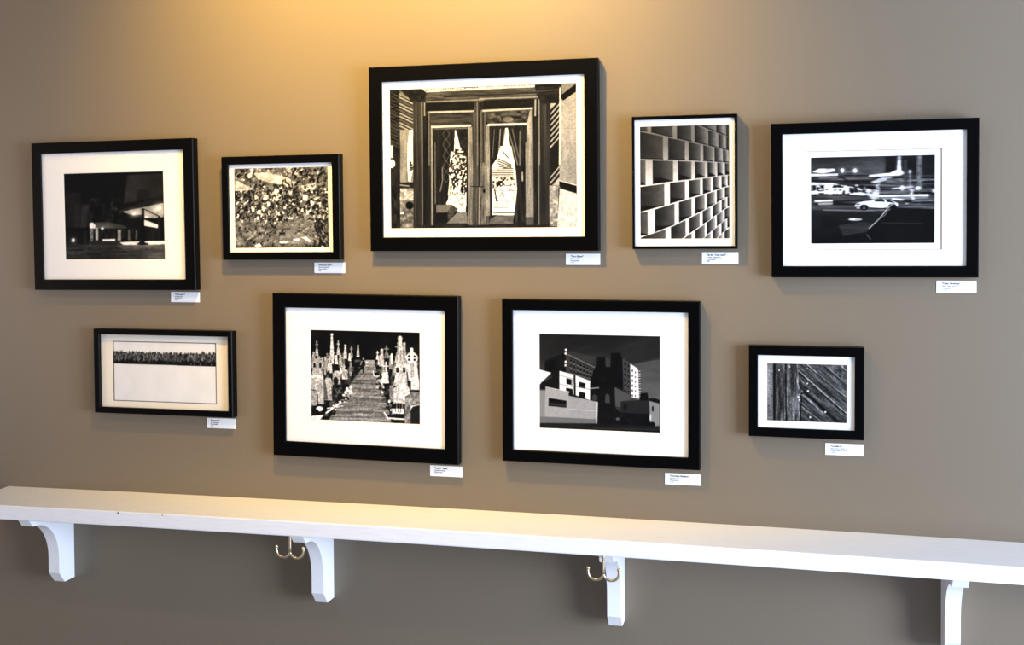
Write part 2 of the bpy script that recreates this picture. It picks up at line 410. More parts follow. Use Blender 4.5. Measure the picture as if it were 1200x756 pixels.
def pic_traffic():
    P = Pic([(33, 65), (950, 38), (948, 690), (33, 695)], 146, 104, .1)
    P.I = np.where(P.Y < 240, .25 + .12 * np.clip((P.X - 200) / 350, 0, 1) - .12 * np.clip((120 - P.Y) / 60, 0, 1), .08)
    P.box(590, 40, 960, 300, lambda X, Y: .06 + .1 * nz(X, Y, 200, 14, 2))
    P.box(33, 190, 960, 460, lambda X, Y: .10 + .42 * np.clip(nz(X, Y, 240, 14, 5) * 2 - .75, 0, 1), .9)
    P.poly([(45, 172), (95, 146), (215, 146), (220, 166), (120, 180)], .97)
    P.poly([(33, 184), (240, 180), (238, 196), (33, 204)], .93)
    P.line([(100, 212), (235, 212)], 8, .55)
    for x in (271, 366):
        P.ell(x, 159, 26, 24, .7, .5, 1.2)
        P.ell(x, 159, 14, 15, 1.)
    P.line([(290, 168), (345, 168)], 10, .5)
    P.line([(240, 205), (400, 260)], 9, .12)
    # bright shop fronts on the left
    P.poly([(33, 246), (200, 250), (300, 272), (470, 290), (520, 320), (480, 345), (250, 330), (33, 330)], .93)
    P.box(33, 268, 135, 310, .08)
    for k in range(70):
        x = rng.uniform(40, 530)
        y = rng.uniform(266, 345)
        P.ell(x, y, rng.uniform(6, 20), rng.uniform(5, 11), rng.choice([.04, .08, .95]), .9, .3)
    for k in range(4):
        P.box(40 + 30 * k, 272, 48 + 30 * k, 308, .8, .8)
    P.box(33, 312, 260, 322, .95)
    P.box(33, 345, 470, 372, lambda X, Y: .14 + .3 * nz(X, Y, 160, 8, 8))
    P.poly([(62, 376), (200, 372), (200, 386), (62, 390)], .9)
    P.poly([(90, 394), (200, 390), (200, 408), (90, 412)], .65)
    # church tower streaks on the right
    P.line([(690, 60), (690, 110)], 22, .9)
    P.poly([(678, 85), (700, 85), (705, 150), (732, 178), (700, 192), (470, 205), (470, 190), (620, 175), (672, 150)], .96)
    P.poly([(480, 240), (560, 210), (640, 206), (620, 225), (500, 252)], .8)
    P.line([(575, 190), (525, 285)], 11, .75)
    P.box(600, 215, 720, 245, lambda X, Y: .2 + .4 * nz(X, Y, 90, 8, 9))
    P.line([(640, 290), (790, 275)], 14, .8)
    P.ell(712, 285, 12, 22, .98)
    P.line([(768, 155), (768, 300)], 9, .75)
    P.ell(768, 165, 10, 16, .95)
    P.line([(700, 233), (880, 228)], 5, .65)
    P.box(818, 40, 856, 310, lambda X, Y: .25 + .35 * nz(X, Y, 14, 26, 12))
    P.line([(835, 310), (835, 540)], 8, .4)
    P.line([(735, 90), (735, 230)], 22, .3)
    P.ell(826, 285, 22, 14, .95)
    P.poly([(545, 335), (905, 328), (905, 346), (545, 352)], .97)
    P.poly([(560, 356), (900, 350), (900, 358), (560, 364)], .6)
    P.line([(785, 300), (778, 330), (792, 365)], 18, .95)
    P.box(930, 290, 950, 316, .97)
    P.poly([(470, 320), (530, 300), (545, 350), (500, 372), (470, 350)], .85)
    for k in range(14):
        P.ell(rng.uniform(440, 540), rng.uniform(300, 352), 6, 6, rng.choice([.03, .98]))
    P.line([(540, 280), (535, 360)], 10, .97)
    P.poly([(630, 358), (725, 366), (722, 378), (640, 374)], .93)
    P.line([(780, 382), (940, 378)], 5, .7)
    P.line([(740, 398), (750, 400)], 10, .9)
    P.line([(690, 424), (880, 420)], 7, .75)
    P.smear(9, .75 * np.clip((P.X - 180) / 250, .35, 1))
    for x in (271, 366):
        P.ell(x, 159, 14, 15, 1.)
    P.poly([(678, 85), (700, 85), (703, 150), (676, 165)], .95, .8)
    # street
    P.box(33, 410, 960, 455, lambda X, Y: .22 + .22 * nz(X, Y, 220, 8, 13), .8)
    P.box(33, 450, 960, 700, lambda X, Y: np.clip(.15 - (Y - 450) * .0005, .04, 1) + .06 * (nz(X, Y, 160, 20, 14) - .5))
    P.line([(130, 447), (430, 452), (640, 445)], 9, .5)
    # the white car
    P.poly([(360, 420), (372, 398), (430, 384), (500, 376), (520, 366), (575, 366), (625, 372), (680, 396), (680, 420), (560, 432), (380, 436)], .95)
    P.poly([(505, 384), (522, 368), (570, 368), (590, 386)], .06)
    P.poly([(590, 372), (622, 374), (660, 394), (600, 388)], .1)
    P.ell(432, 428, 30, 21, .03)
    P.ell(432, 430, 11, 9, .6)
    P.ell(640, 420, 30, 18, .06)
    P.line([(365, 425), (600, 436)], 6, .1)
    P.ell(385, 405, 18, 7, .6)
    P.ell(365, 516, 52, 10, .72)
    P.ell(345, 514, 25, 5, .95)
    P.poly([(240, 560), (420, 535), (500, 545), (470, 600), (280, 640)], lambda X, Y: .26 + .1 * (nz(X, Y, 80, 10, 15) - .5), .7)
    P.poly([(120, 500), (210, 505), (235, 545), (200, 590), (90, 600)], .06, .8)
    # dark car in front
    P.poly([(452, 620), (470, 575), (540, 520), (640, 430), (960, 440), (960, 700), (470, 700)], lambda X, Y: .025 + .04 * nz(X, Y, 120, 160, 16))
    P.line([(470, 580), (540, 515), (600, 440), (650, 395)], 8, .72)
    P.line([(520, 530), (590, 480), (610, 430)], 6, .5)
    P.line([(560, 540), (860, 545)], 4, .3)
    P.line([(452, 628), (480, 660)], 9, .35)
    P.box(590, 560, 700, 690, .08, .5)
    P.grain(.15, 60, 8, 17)
    P.blur(1)
    return P.out()


def pic_corn():
    P = Pic([(68, 45), (1145, 60), (1140, 692), (68, 672)], 121.5, 71, .86)
    P.I = .95 + .03 * (P.noise(120, 260, 1) - .5)
    base = lambda x: 280 + (x - 68) * .0195
    top = lambda x: 170 + (x - 68) * .006
    P.poly([(60, 192), (1150, 198), (1150, base(1150)), (60, base(60))], lambda X, Y: .10 + .25 * nz(X, Y, 14, 14, 3))
    for k in range(900):
        x = rng.uniform(60, 1150)
        t = rng.random()
        y = base(x) - 12 - t * 105
        v = (.05 + .35 * rng.random()) if t > .25 else .06
        L = rng.uniform(10, 24)
        P.ell(x, y, L, L * .3, v, .9, .3, rng.choice([1.2, 1.57, 1.95, .8, 2.3]))
    for k in range(150):
        x = rng.uniform(64, 1145)
        h = rng.uniform(18, 52) * (1.2 if (x < 300 or x > 1000) else .9)
        w = rng.uniform(8, 15)
        y = top(x) + 22
        P.poly([(x - w, y), (x + rng.uniform(-6, 6), y - h), (x + w, y)], rng.uniform(.1, .32), .95)
    for k in range(330):
        x = rng.uniform(66, 1140)
        y = rng.uniform(top(x) + 6, base(x) - 30)
        P.line([(x, y), (x + rng.uniform(-12, 12), y - rng.uniform(10, 26))], 5, rng.uniform(.55, .75), .75)
    for k in range(8):
        P.ell(rng.uniform(400, 1100), base(700) - 8, 7, 5, .75)
    P.poly([(60, base(60) - 10), (1150, base(1150) - 10), (1150, base(1150) + 2), (60, base(60) + 2)], .05, .85)
    P.poly([(60, base(60) + 2), (1150, base(1150) + 2), (1150, base(1150) + 14), (60, base(60) + 14)], .95)
    P.line([(68, 47), (1145, 62)], 12, .2, .95)
    P.line([(68, 670), (1140, 689)], 12, .25, .95)
    P.line([(73, 45), (73, 672)], 11, .25, .9)
    P.line([(1139, 60), (1136, 692)], 10, .3, .9)
    P.blur(1)
    return P.out()


def pic_cemetery():
    P = Pic([(35, 35), (850, 45), (845, 727), (35, 706)], 127, 107, .05)
    P.I = .04 + .08 * np.clip(P.noise(90, 60, 1) * 2 - 1, 0, 1)
    path = [(455, 255), (512, 255), (540, 390), (600, 560), (640, 735), (150, 735), (290, 520), (360, 395), (440, 300)]
    P.poly([(30, 250), (455, 255), (300, 520), (200, 735), (30, 735)], lambda X, Y: .06 + .3 * np.clip(nz(X, Y, 24, 24, 2) * 2 - .8, 0, 1))
    P.poly([(512, 255), (850, 250), (850, 735), (640, 735), (540, 400)], lambda X, Y: .06 + .3 * np.clip(nz(X, Y, 24, 24, 3) * 2 - .8, 0, 1))
    P.poly(path, lambda X, Y: .48 + .3 * (nz(X, Y, 160, 12, 4) - .5) + .12 * np.clip((330 - Y) / 80, 0, 1))
    for y, v in ((405, .3), (430, .33), (470, .35), (525, .65), (545, .38), (585, .55), (640, .36), (690, .6)):
        P.line([(455 - (y - 255) * .62, y), (512 + (y - 255) * .24, y + 4)], 9, v, .6)

    def stone(x, y, w, h, v, kind=0):
        f = lambda X, Y: v + .22 * (nz(X, Y, 18, 22, int(x) % 97) - .5)
        if kind == 0:      # slab with rounded head
            P.poly([(x - w / 2, y), (x - w / 2, y - h * .8), (x - w / 4, y - h), (x + w / 4, y - h), (x + w / 2, y - h * .8), (x + w / 2, y)], f)
        elif kind == 1:    # cross on a base
            P.poly([(x - w / 2, y), (x - w * .3, y - h * .45), (x + w * .3, y - h * .45), (x + w / 2, y)], f)
            P.line([(x, y - h * .4), (x, y - h)], w * .28, v)
            P.line([(x - w * .38, y - h * .78), (x + w * .38, y - h * .78)], w * .24, v)
        elif kind == 2:    # obelisk with finial
            P.poly([(x - w / 2, y), (x - w * .22, y - h * .9), (x, y - h), (x + w * .22, y - h * .9), (x + w / 2, y)], f)
            P.ell(x, y - h, w * .3, w * .3, v)
        else:              # celtic cross
            P.poly([(x - w / 2, y), (x - w * .35, y - h * .5), (x + w * .35, y - h * .5), (x + w / 2, y)], f)
            P.ell(x, y - h * .72, w * .48, w * .48, v)
            for sx, sy in ((-.22, -.1), (.22, -.1), (-.22, .12), (.22, .12)):
                P.ell(x + sx * w, y - h * .72 + sy * h * .5, w * .1, w * .1, .08)
            P.line([(x, y - h * .5), (x, y - h)], w * .24, v)
        P.line([(x + w * .5, y), (x + w * .42, y - h * .6)], max(w * .1, 4), .07, .7)

    r = random.Random(5)
    for k in range(60):    # far ranks
        left = k % 2
        t = r.random()
        if left:
            x = r.uniform(40, 400 - 60 * t)
        else:
            x = r.uniform(545 + 30 * t, 840)
        y = 250 + 130 * t
        stone(x, y, r.uniform(18, 30), r.uniform(60, 105) * (.7 + .4 * t), r.uniform(.45, .85), r.choice([1, 2, 2, 0, 3]))
    for x, y, w, h, v, kd in ((197, 255, 34, 185, .75, 2), (245, 220, 26, 105, .7, 1), (298, 250, 30, 100, .72, 2), (343, 240, 24, 85, .6, 1), (393, 235, 24, 85, .7, 2), (82, 230, 26, 110, .65, 1),
                              (705, 260, 60, 170, .72, 2), (690, 255, 44, 130, .6, 1), (735, 270, 40, 140, .62, 2), (605, 240, 40, 90, .5, 1), (570, 300, 40, 120, .7, 2), (642, 280, 18, 75, .95, 0), (538, 250, 22, 62, .85, 1),
                              (178, 340, 44, 100, .75, 3), (600, 400, 44, 130, .78, 1), (590, 425, 70, 60, .82, 2), (555, 465, 70, 50, .7, 2)):
        stone(x, y, w, h, v, kd)
    # near stones, left
    stone(85, 400, 100, 140, .62, 3)
    P.box(37, 395, 132, 590, lambda X, Y: .66 + .14 * (nz(X, Y, 40, 26, 7) - .5))
    P.poly([(37, 395), (132, 395), (128, 375), (40, 372)], .8)
    stone(167, 560, 62, 170, .64, 0)
    P.poly([(137, 400), (150, 440), (165, 555), (137, 555)], .35)
    stone(232, 440, 62, 100, .66, 0)
    P.ell(224, 415, 20, 30, .12)
    stone(295, 400, 46, 72, .68, 0)
    P.line([(37, 480), (70, 490), (86, 520), (86, 620)], 7, .08)
    P.box(37, 490, 80, 600, .58)
    # near stones, right
    stone(790, 400, 90, 230, .86, 3)
    P.poly([(760, 390), (770, 260), (825, 260), (838, 395)], lambda X, Y: .86 + .1 * (nz(X, Y, 12, 60, 8) - .5))
    P.box(780, 275, 806, 380, .6)
    P.box(782, 395, 842, 470, .8)
    stone(708, 440, 110, 160, .72, 3)
    P.poly([(655, 580), (655, 460), (700, 432), (750, 440), (775, 470), (768, 580)], lambda X, Y: .74 + .14 * (nz(X, Y, 30, 30, 9) - .5))
    P.box(625, 440, 655, 560, .5)
    P.box(660, 572, 722, 605, .10)
    P.box(640, 612, 730, 650, .82)
    for k in range(6):
        P.box(664 + 10 * k, 576, 668 + 10 * k, 640, .7 if k % 2 else .1, .7)
    P.poly([(735, 735), (738, 520), (790, 490), (850, 485), (850, 735)], lambda X, Y: .48 + .3 * (nz(X, Y, 22, 22, 10) - .5))
    P.poly([(775, 735), (778, 610), (800, 585), (850, 580), (850, 735)], .14)
    P.line([(775, 620), (790, 592), (850, 578)], 8, .75)
    # kerbs, flowers
    for k in range(60):
        x = r.uniform(200, 350)
        y = 640 - (x - 200) * 1.1 + r.uniform(-40, 40)
        P.ell(x, y, r.uniform(6, 14), r.uniform(4, 9), r.choice([.08, .5, .9, .2]), .9)
    for k in range(40):
        x = r.uniform(520, 640)
        y = 400 + (x - 520) * 2.0 + r.uniform(-40, 40)
        P.ell(x, y, r.uniform(6, 14), r.uniform(4, 9), r.choice([.1, .45, .8, .2]), .9)
    for x, y in ((310, 475), (330, 490), (300, 500), (338, 460)):
        P.ell(x, y, 12, 14, .95)
    P.poly([(37, 650), (130, 640), (150, 665), (37, 672)], .06)
    P.line([(150, 655), (260, 575)], 14, .85)
    P.line([(160, 620), (250, 605)], 9, .8)
    P.ell(100, 625, 26, 18, .95)
    P.ell(75, 640, 18, 12, .05)
    P.poly([(37, 680), (130, 672), (100, 708), (37, 704)], .85)
    P.line([(585, 645), (610, 685), (730, 690)], 11, .9)
    P.poly([(600, 660), (720, 668), (725, 684), (615, 680)], .07)
    P.box(508, 345, 545, 372, .06)
    P.line([(505, 338), (512, 374), (548, 374)], 6, .9)
    P.ell(622, 560, 9, 11, .97)
    # the walker
    P.ell(433, 247, 7, 9, .5)
    P.poly([(420, 262), (445, 256), (447, 300), (424, 300)], .12)
    P.line([(428, 295), (433, 350)], 12, .10)
    P.line([(420, 265), (412, 290)], 8, .6)
    P.line([(445, 262), (455, 275)], 7, .8)
    P.I = np.clip(P.I * 1.22 - .02, 0, 1)
    P.grain(.25, 9, 9, 12)
    return P.out()


def pic_city():
    P = Pic([(33, 22), (908, 38), (910, 737), (38, 705)], 141, 113, .2)
    P.I = .12 + .10 * np.clip((P.Y - 40) / 250, 0, 1) + .2 * np.clip((P.X - 640) / 260, 0, 1) * np.clip((P.Y - 170) / 300, 0, 1) + .10 * (P.noise(300, 70, 1, 4, .35) - .5)
    P.poly([(230, 140), (450, 190), (445, 300), (235, 300)], lambda X, Y: .33 + .1 * (nz(X, Y, 160, 60, 2) - .5), .4)
    P.poly([(720, 240), (905, 205), (905, 480), (770, 450)], lambda X, Y: .42 + .18 * (nz(X, Y, 160, 40, 3) - .5), .55)
    # long brick block
    P.poly([(75, 215), (215, 148), (240, 160), (240, 330), (75, 320)], .045)
    P.poly([(90, 195), (215, 140), (240, 150), (75, 225)], .16)
    P.poly([(228, 160), (248, 170), (440, 262), (432, 355), (232, 320)], .27)
    P.line([(245, 172), (440, 265)], 7, .5)
    P.line([(245, 186), (440, 275)], 5, .12)
    for r in range(3):
        for k in range(8):
            x = 262 + 24 * k
            y = 205 + 40 * r + 11.2 * k - r * 2.2 * k
            P.poly([(x, y), (x + 12, y + 5), (x + 12, y + 24), (x, y + 18)], .05)
            P.line([(x, y + 20), (x + 12, y + 26)], 5, .55)
    for x, y in ((231, 138), (229, 165), (229, 225), (227, 250)):
        P.ell(x, y, 9, 9, .92)
    P.box(160, 190, 222, 275, .12, .6)
    # low white wall far left
    P.poly([(33, 280), (125, 305), (50, 375), (35, 395)], .93)
    P.poly([(40, 400), (50, 375), (125, 318), (180, 288), (182, 430), (40, 420)], .08)
    P.line([(60, 372), (130, 330)], 6, .35)
    # dark towers
    P.poly([(440, 270), (458, 262), (458, 196), (516, 188), (520, 264), (560, 262), (560, 410), (415, 420), (410, 360)], .03)
    P.poly([(516, 192), (556, 210), (556, 255), (522, 262)], .26)
    P.poly([(556, 165), (570, 155), (590, 165), (592, 160), (622, 155), (632, 185), (650, 200), (652, 430), (556, 410)], .035)
    P.ell(498, 346, 13, 13, .16)
    P.ell(498, 346, 7, 7, .04)
    P.poly([(640, 195), (700, 235), (700, 470), (648, 430)], .30)
    for k in range(6):
        P.poly([(655, 225 + 40 * k), (668, 232 + 39 * k), (668, 252 + 38 * k), (655, 246 + 39 * k)], .06)
        P.poly([(680, 242 + 38 * k), (690, 248 + 37 * k), (690, 264 + 37 * k), (680, 260 + 37 * k)], .08)
    P.poly([(697, 236), (752, 275), (762, 490), (704, 480)], .95)
    for k in range(6):
        P.ell(712, 288 + 36 * k, 5, 10, .25)
        P.ell(734, 300 + 34 * k, 4, 9, .35)
    P.poly([(752, 272), (768, 290), (775, 480), (760, 490)], lambda X, Y: np.where(np.sin(Y * .35) > 0, .75, .15))
    # modern white building
    P.poly([(184, 290), (300, 322), (408, 362), (408, 502), (184, 425)], .94)
    P.line([(184, 322), (300, 352)], 4, .6)
    P.line([(184, 385), (300, 410)], 4, .6)
    P.line([(300, 400), (408, 425)], 4, .6)
    P.poly([(288, 318), (302, 322), (304, 480), (290, 478)], .06)
    P.poly([(235, 342), (282, 355), (282, 395), (235, 385)], .06)
    P.poly([(272, 355), (280, 357), (280, 392), (272, 390)], .8)
    P.poly([(232, 412), (282, 422), (285, 478), (258, 470), (256, 440), (232, 434)], .07)
    P.poly([(328, 368), (374, 380), (374, 420), (328, 410)], .06)
    P.poly([(328, 438), (374, 450), (374, 495), (328, 484)], .06)
    P.line([(330, 404), (372, 414)], 5, .4)
    # pale concrete foreground
    P.poly([(36, 430), (82, 432), (82, 625), (37, 622)], .60)
    P.poly([(82, 405), (252, 440), (252, 630), (76, 625)], lambda X, Y: .70 + .06 * (nz(X, Y, 12, 12, 5) - .5))
    P.poly([(252, 470), (466, 515), (462, 670), (252, 632)], lambda X, Y: .68 + .06 * (nz(X, Y, 12, 12, 6) - .5))
    P.poly([(37, 622), (252, 630), (462, 640), (462, 670), (37, 668)], .50)
    P.line([(82, 407), (252, 442)], 5, .85)
    P.line([(252, 566), (464, 582)], 4, .82)
    P.line([(460, 516), (458, 670)], 6, .9)
    P.poly([(104, 487), (236, 506), (236, 557), (104, 545)], .05)
    P.poly([(104, 520), (236, 535), (236, 550), (104, 538)], .22)
    # dark brick house and sheds
    P.poly([(410, 415), (585, 405), (592, 560), (640, 600), (640, 690), (460, 670), (466, 512), (410, 500)], .055)
    P.poly([(425, 470), (440, 458), (460, 470), (462, 505), (425, 500)], .28)
    P.poly([(517, 470), (533, 452), (550, 468), (552, 525), (517, 520)], .30)
    P.line([(412, 417), (470, 412)], 8, .65)
    P.poly([(585, 405), (692, 465), (700, 500), (630, 510), (628, 552), (592, 545)], .36)
    P.poly([(628, 510), (770, 500), (835, 498), (832, 600), (628, 592)], .17)
    P.poly([(650, 528), (672, 530), (672, 572), (650, 570)], .06)
    P.poly([(770, 450), (820, 446), (828, 500), (765, 505)], .05)
    P.poly([(628, 592), (832, 600), (840, 690), (620, 680)], .04)
    P.poly([(830, 500), (905, 522), (905, 680), (845, 690)], lambda X, Y: .58 + .1 * np.sin(X * .5))
    P.poly([(828, 490), (870, 484), (908, 500), (908, 526), (832, 505)], .06)
    P.ell(858, 562, 7, 20, .08)
    P.ell(842, 625, 7, 25, .85)
    for k in range(30):
        P.ell(rng.uniform(480, 850), rng.uniform(610, 680), 9, 7, rng.choice([.02, .12, .2]), .7)
    P.ell(608, 636, 12, 10, .5, .8)
    P.ell(855, 675, 20, 18, .03)
    P.poly([(36, 668), (460, 672), (910, 690), (912, 740), (36, 708)], lambda X, Y: .08 + .1 * nz(X, Y, 120, 10, 9))
    P.line([(430, 705), (905, 712)], 4, .3)
    P.blur(1)
    return P.out()


def pic_planks():
    P = Pic([(55, 55), (935, 75), (938, 717), (57, 683)], 93, 68, .3)
    P.I = .33 + .55 * (P.noise(26, 260, 1, 4) - .5)
    P.box(50, 50, 122, 720, lambda X, Y: .55 + .25 * (nz(X, Y, 18, 300, 2) - .5))
    P.line([(138, 50), (142, 700)], 24, .05)
    P.line([(264, 50), (268, 350), (272, 700)], 18, .06)
    P.line([(240, 400), (246, 690)], 12, .1, .8)
    P.line([(290, 170), (300, 690)], 8, .6, .5)
    sl = .83
    D = [(400, 140), (505, 70), (685, 75), (865, 80)]
    reg = [(400, 50), (945, 50), (945, 720), (430, 720), (440, 440), (405, 280)]
    P.poly(reg, lambda X, Y: .30 + .5 * (nz((X + Y * sl), (Y - X * sl), 200, 16, 3, 4) - .5))
    P.poly([(505, 65), (690, 65), (945, 290), (945, 470)], lambda X, Y: .40 + .5 * (nz((X + Y * sl), (Y - X * sl), 180, 18, 5, 4) - .5), .8)
    P.poly([(690, 65), (945, 65), (945, 290)], lambda X, Y: .32 + .8 * (nz((X + Y * sl), (Y - X * sl), 90, 40, 6, 4) - .5), .8)
    lines = [((405, 135), (940, 610), 8, .8), ((395, 150), (938, 632), 12, .04), ((500, 70), (625, 180), 9, .95), ((620, 175), (940, 440), 9, .6), ((490, 72), (945, 460), 10, .05),
             ((690, 75), (940, 290), 9, .55), ((675, 75), (940, 306), 9, .06), ((868, 80), (940, 150), 9, .8), ((855, 80), (940, 168), 8, .08),
             ((400, 280), (480, 380), 10, .05), ((470, 370), (860, 715), 22, .04), ((450, 400), (700, 620), 9, .75), ((690, 610), (800, 715), 8, .5),
             ((430, 500), (650, 700), 14, .04), ((445, 530), (670, 705), 7, .7), ((415, 200), (440, 300), 8, .1)]
    for p, q, w, v in lines:
        P.line([p, q], w, v)
    P.poly([(385, 60), (402, 60), (408, 290), (440, 400), (430, 720), (395, 720), (390, 400)], lambda X, Y: .55 + .6 * (nz(X, Y, 12, 90, 7) - .5))
    P.line([(378, 60), (385, 160)], 12, .15)
    P.line([(432, 410), (440, 470), (430, 560), (432, 690)], 16, .05)
    P.ell(430, 375, 34, 40, lambda X, Y: .4 + .6 * (nz(X, Y, 16, 16, 8) - .5), .8, .5)
    P.ell(448, 388, 20, 9, .05)
    for x, y, r in ((308, 98, 8), (192, 136, 8), (505, 116, 7), (512, 362, 12), (505, 280, 8), (408, 430, 11), (704, 594, 12), (540, 650, 11), (420, 460, 9)):
        P.ell(x + 5, y + 6, r * 1.3, r * 1.1, .06, .8)
        P.ell(x, y, r, r, .95)
    for k in range(60):
        x, y = rng.uniform(150, 380), rng.uniform(60, 690)
        P.line([(x, y), (x + rng.uniform(-4, 4), y + rng.uniform(20, 70))], 5, rng.choice([.08, .55, .6]), .55)
    P.grain(.3, 8, 8, 9, 2)
    P.blur(1)
    return P.out()

# ---------------------------------------------------------------- materials
def material(name, col, rough=.5, spec=.5, metal=0., setup=None):
    m = bpy.data.materials.new(name)
    m.use_nodes = True
    nt = m.node_tree
    b = nt.nodes['Principled BSDF']
    b.inputs['Base Color'].default_value = (*col, 1)
    b.inputs['Roughness'].default_value = rough
    b.inputs['Specular IOR Level'].default_value = spec
    b.inputs['Metallic'].default_value = metal
    if setup:
        setup(nt, b)
    return m


def noise_node(nt, scale, detail=4, dist=0., stretch=None):
    tc = nt.nodes.new('ShaderNodeTexCoord')
    n = nt.nodes.new('ShaderNodeTexNoise')
    n.inputs['Scale'].default_value = scale
    n.inputs['Detail'].default_value = detail
    n.inputs['Distortion'].default_value = dist
    if stretch:
        mp = nt.nodes.new('ShaderNodeMapping')
        mp.inputs['Scale'].default_value = stretch
        nt.links.new(tc.outputs['Object'], mp.inputs['Vector'])
        nt.links.new(mp.outputs['Vector'], n.inputs['Vector'])
    else:
        nt.links.new(tc.outputs['Object'], n.inputs['Vector'])
    return n


def bump(nt, b, n, strength, dist):
    k = nt.nodes.new('ShaderNodeBump')
    k.inputs['Strength'].default_value = strength
    k.inputs['Distance'].default_value = dist
    nt.links.new(n.outputs[0], k.inputs['Height'])
    nt.links.new(k.outputs['Normal'], b.inputs['Normal'])


def vary(nt, b, n, c0, c1, p0=.3, p1=.7):
    r = nt.nodes.new('ShaderNodeValToRGB')
    r.color_ramp.elements[0].position = p0
    r.color_ramp.elements[0].color = (*c0, 1)
    r.color_ramp.elements[1].position = p1
    r.color_ramp.elements[1].color = (*c1, 1)
    nt.links.new(n.outputs[0], r.inputs['Fac'])
    nt.links.new(r.outputs['Color'], b.inputs['Base Color'])


def wall_setup(nt, b):
    n = noise_node(nt, 90, 3)
    w = noise_node(nt, 1.3, 2)
    vary(nt, b, w, tuple(.97 * v for v in WALL), tuple(1.03 * v for v in WALL))
    bump(nt, b, n, .13, .0016)


def paint_setup(nt, b):
    n = noise_node(nt, 16, 5, 0, (1.2, 14, 14))
    vary(nt, b, n, (.775, .775, .775), (.825, .825, .83), .3, .62)
    bump(nt, b, n, .12, .0012)


WALL = (.167, .134, .093)
M = {}
M['wall'] = material('taupe eggshell wall paint', WALL, .40, .5, setup=wall_setup)
M['shelf'] = material('white painted wood', (.8, .79, .77), .4, .4, setup=paint_setup)
M['bracket'] = material('white gloss painted wood', (.87, .87, .87), .38, .4, setup=lambda nt, b: bump(nt, b, noise_node(nt, 40, 3), .06, .001))
M['frame'] = material('black lacquered frame wood', (.0009, .0009, .0011), .36, .07, setup=lambda nt, b: bump(nt, b, noise_node(nt, 60, 4, 0, (1, 1, 1)), .05, .0006))
M['mat'] = material('white mat board', (.88, .88, .87), .9, .1, setup=lambda nt, b: bump(nt, b, noise_node(nt, 400, 2), .05, .0003))
M['cream'] = material('cream rag paper', (.86, .80, .68), .9, .1, setup=lambda nt, b: bump(nt, b, noise_node(nt, 220, 3), .1, .0004))
M['bevel'] = material('cream mat core', (.80, .74, .66), .9, .1)
M['core'] = material('beige mat core', (.60, .53, .46), .9, .1)
M['backing'] = material('brown kraft backing', (.2, .13, .07), .9, .1)
M['card'] = material('white card stock', (.88, .88, .88), .8, .2)
M['ink'] = material('dark printing ink', (.02, .02, .025), .8, .1)
M['ink_soft'] = material('grey printing ink', (.07, .07, .09), .8, .1)
M['brass'] = material('aged brass', (.58, .48, .32), .34, .5, 1., setup=lambda nt, b: bump(nt, b, noise_node(nt, 120, 3), .1, .0005))
M['nail'] = material('rusty nail head', (.06, .05, .045), .6, .3)
M['floor'] = material('grey concrete floor', (.4, .42, .48), .5, .3, setup=lambda nt, b: vary(nt, b, noise_node(nt, 6, 4, 0, (1, 8, 1)), (.36, .38, .43), (.45, .47, .53)))
M['ceiling'] = material('off white ceiling paint', (.6, .58, .55), .9, .1, setup=lambda nt, b: bump(nt, b, noise_node(nt, 60, 3), .1, .001))


def glass_mat():
    m = bpy.data.materials.new('picture glass')
    m.use_nodes = True
    nt = m.node_tree
    nt.nodes.clear()
    o = nt.nodes.new('ShaderNodeOutputMaterial')
    t = nt.nodes.new('ShaderNodeBsdfTransparent')
    t.inputs[0].default_value = (.997, .998, .997, 1)
    g = nt.nodes.new('ShaderNodeBsdfGlossy')
    g.inputs['Roughness'].default_value = .02
    f = nt.nodes.new('ShaderNodeFresnel')
    ge = nt.nodes.new('ShaderNodeNewGeometry')      # same reflectance entering and leaving the thin sheet
    ma = nt.nodes.new('ShaderNodeMath')
    ma.operation = 'MULTIPLY_ADD'
    ma.inputs[1].default_value = 1 / 1.28 - 1.28
    ma.inputs[2].default_value = 1.28
    nt.links.new(ge.outputs['Backfacing'], ma.inputs[0])
    nt.links.new(ma.outputs[0], f.inputs['IOR'])
    x = nt.nodes.new('ShaderNodeMixShader')
    nt.links.new(f.outputs[0], x.inputs[0])
    nt.links.new(t.outputs[0], x.inputs[1])
    nt.links.new(g.outputs[0], x.inputs[2])
    nt.links.new(x.outputs[0], o.inputs[0])
    return m


M['glass'] = glass_mat()


def photo_mat():
    def setup(nt, b):
        a = nt.nodes.new('ShaderNodeAttribute')
        a.attribute_name = 'photo'
        nt.links.new(a.outputs['Color'], b.inputs['Base Color'])
    return material('silver gelatin photograph', (.5, .5, .5), .6, .06, setup=setup)


M['photo'] = photo_mat()


# ---------------------------------------------------------------- mesh helpers
def link(name, bm, mat, parent=None, smooth=False):
    me = bpy.data.meshes.new(name)
    bmesh.ops.recalc_face_normals(bm, faces=bm.faces)
    bm.to_mesh(me)
    bm.free()
    for q in (mat if isinstance(mat, list) else [mat]):
        me.materials.append(q)
    if smooth:
        for p in me.polygons:
            p.use_smooth = True
    o = bpy.data.objects.new(name, me)
    C.objects.link(o)
    o.parent = parent
    return o


def tag(o, label=None, cat=None, group=None, kind=None):
    for k, v in (('label', label), ('category', cat), ('group', group), ('kind', kind)):
        if v:
            o[k] = v
    return o


def empty(name, loc, label, cat, group=None):
    o = bpy.data.objects.new(name, None)
    o.empty_display_size = .05
    C.objects.link(o)
    o.location = loc
    return tag(o, label, cat, group)


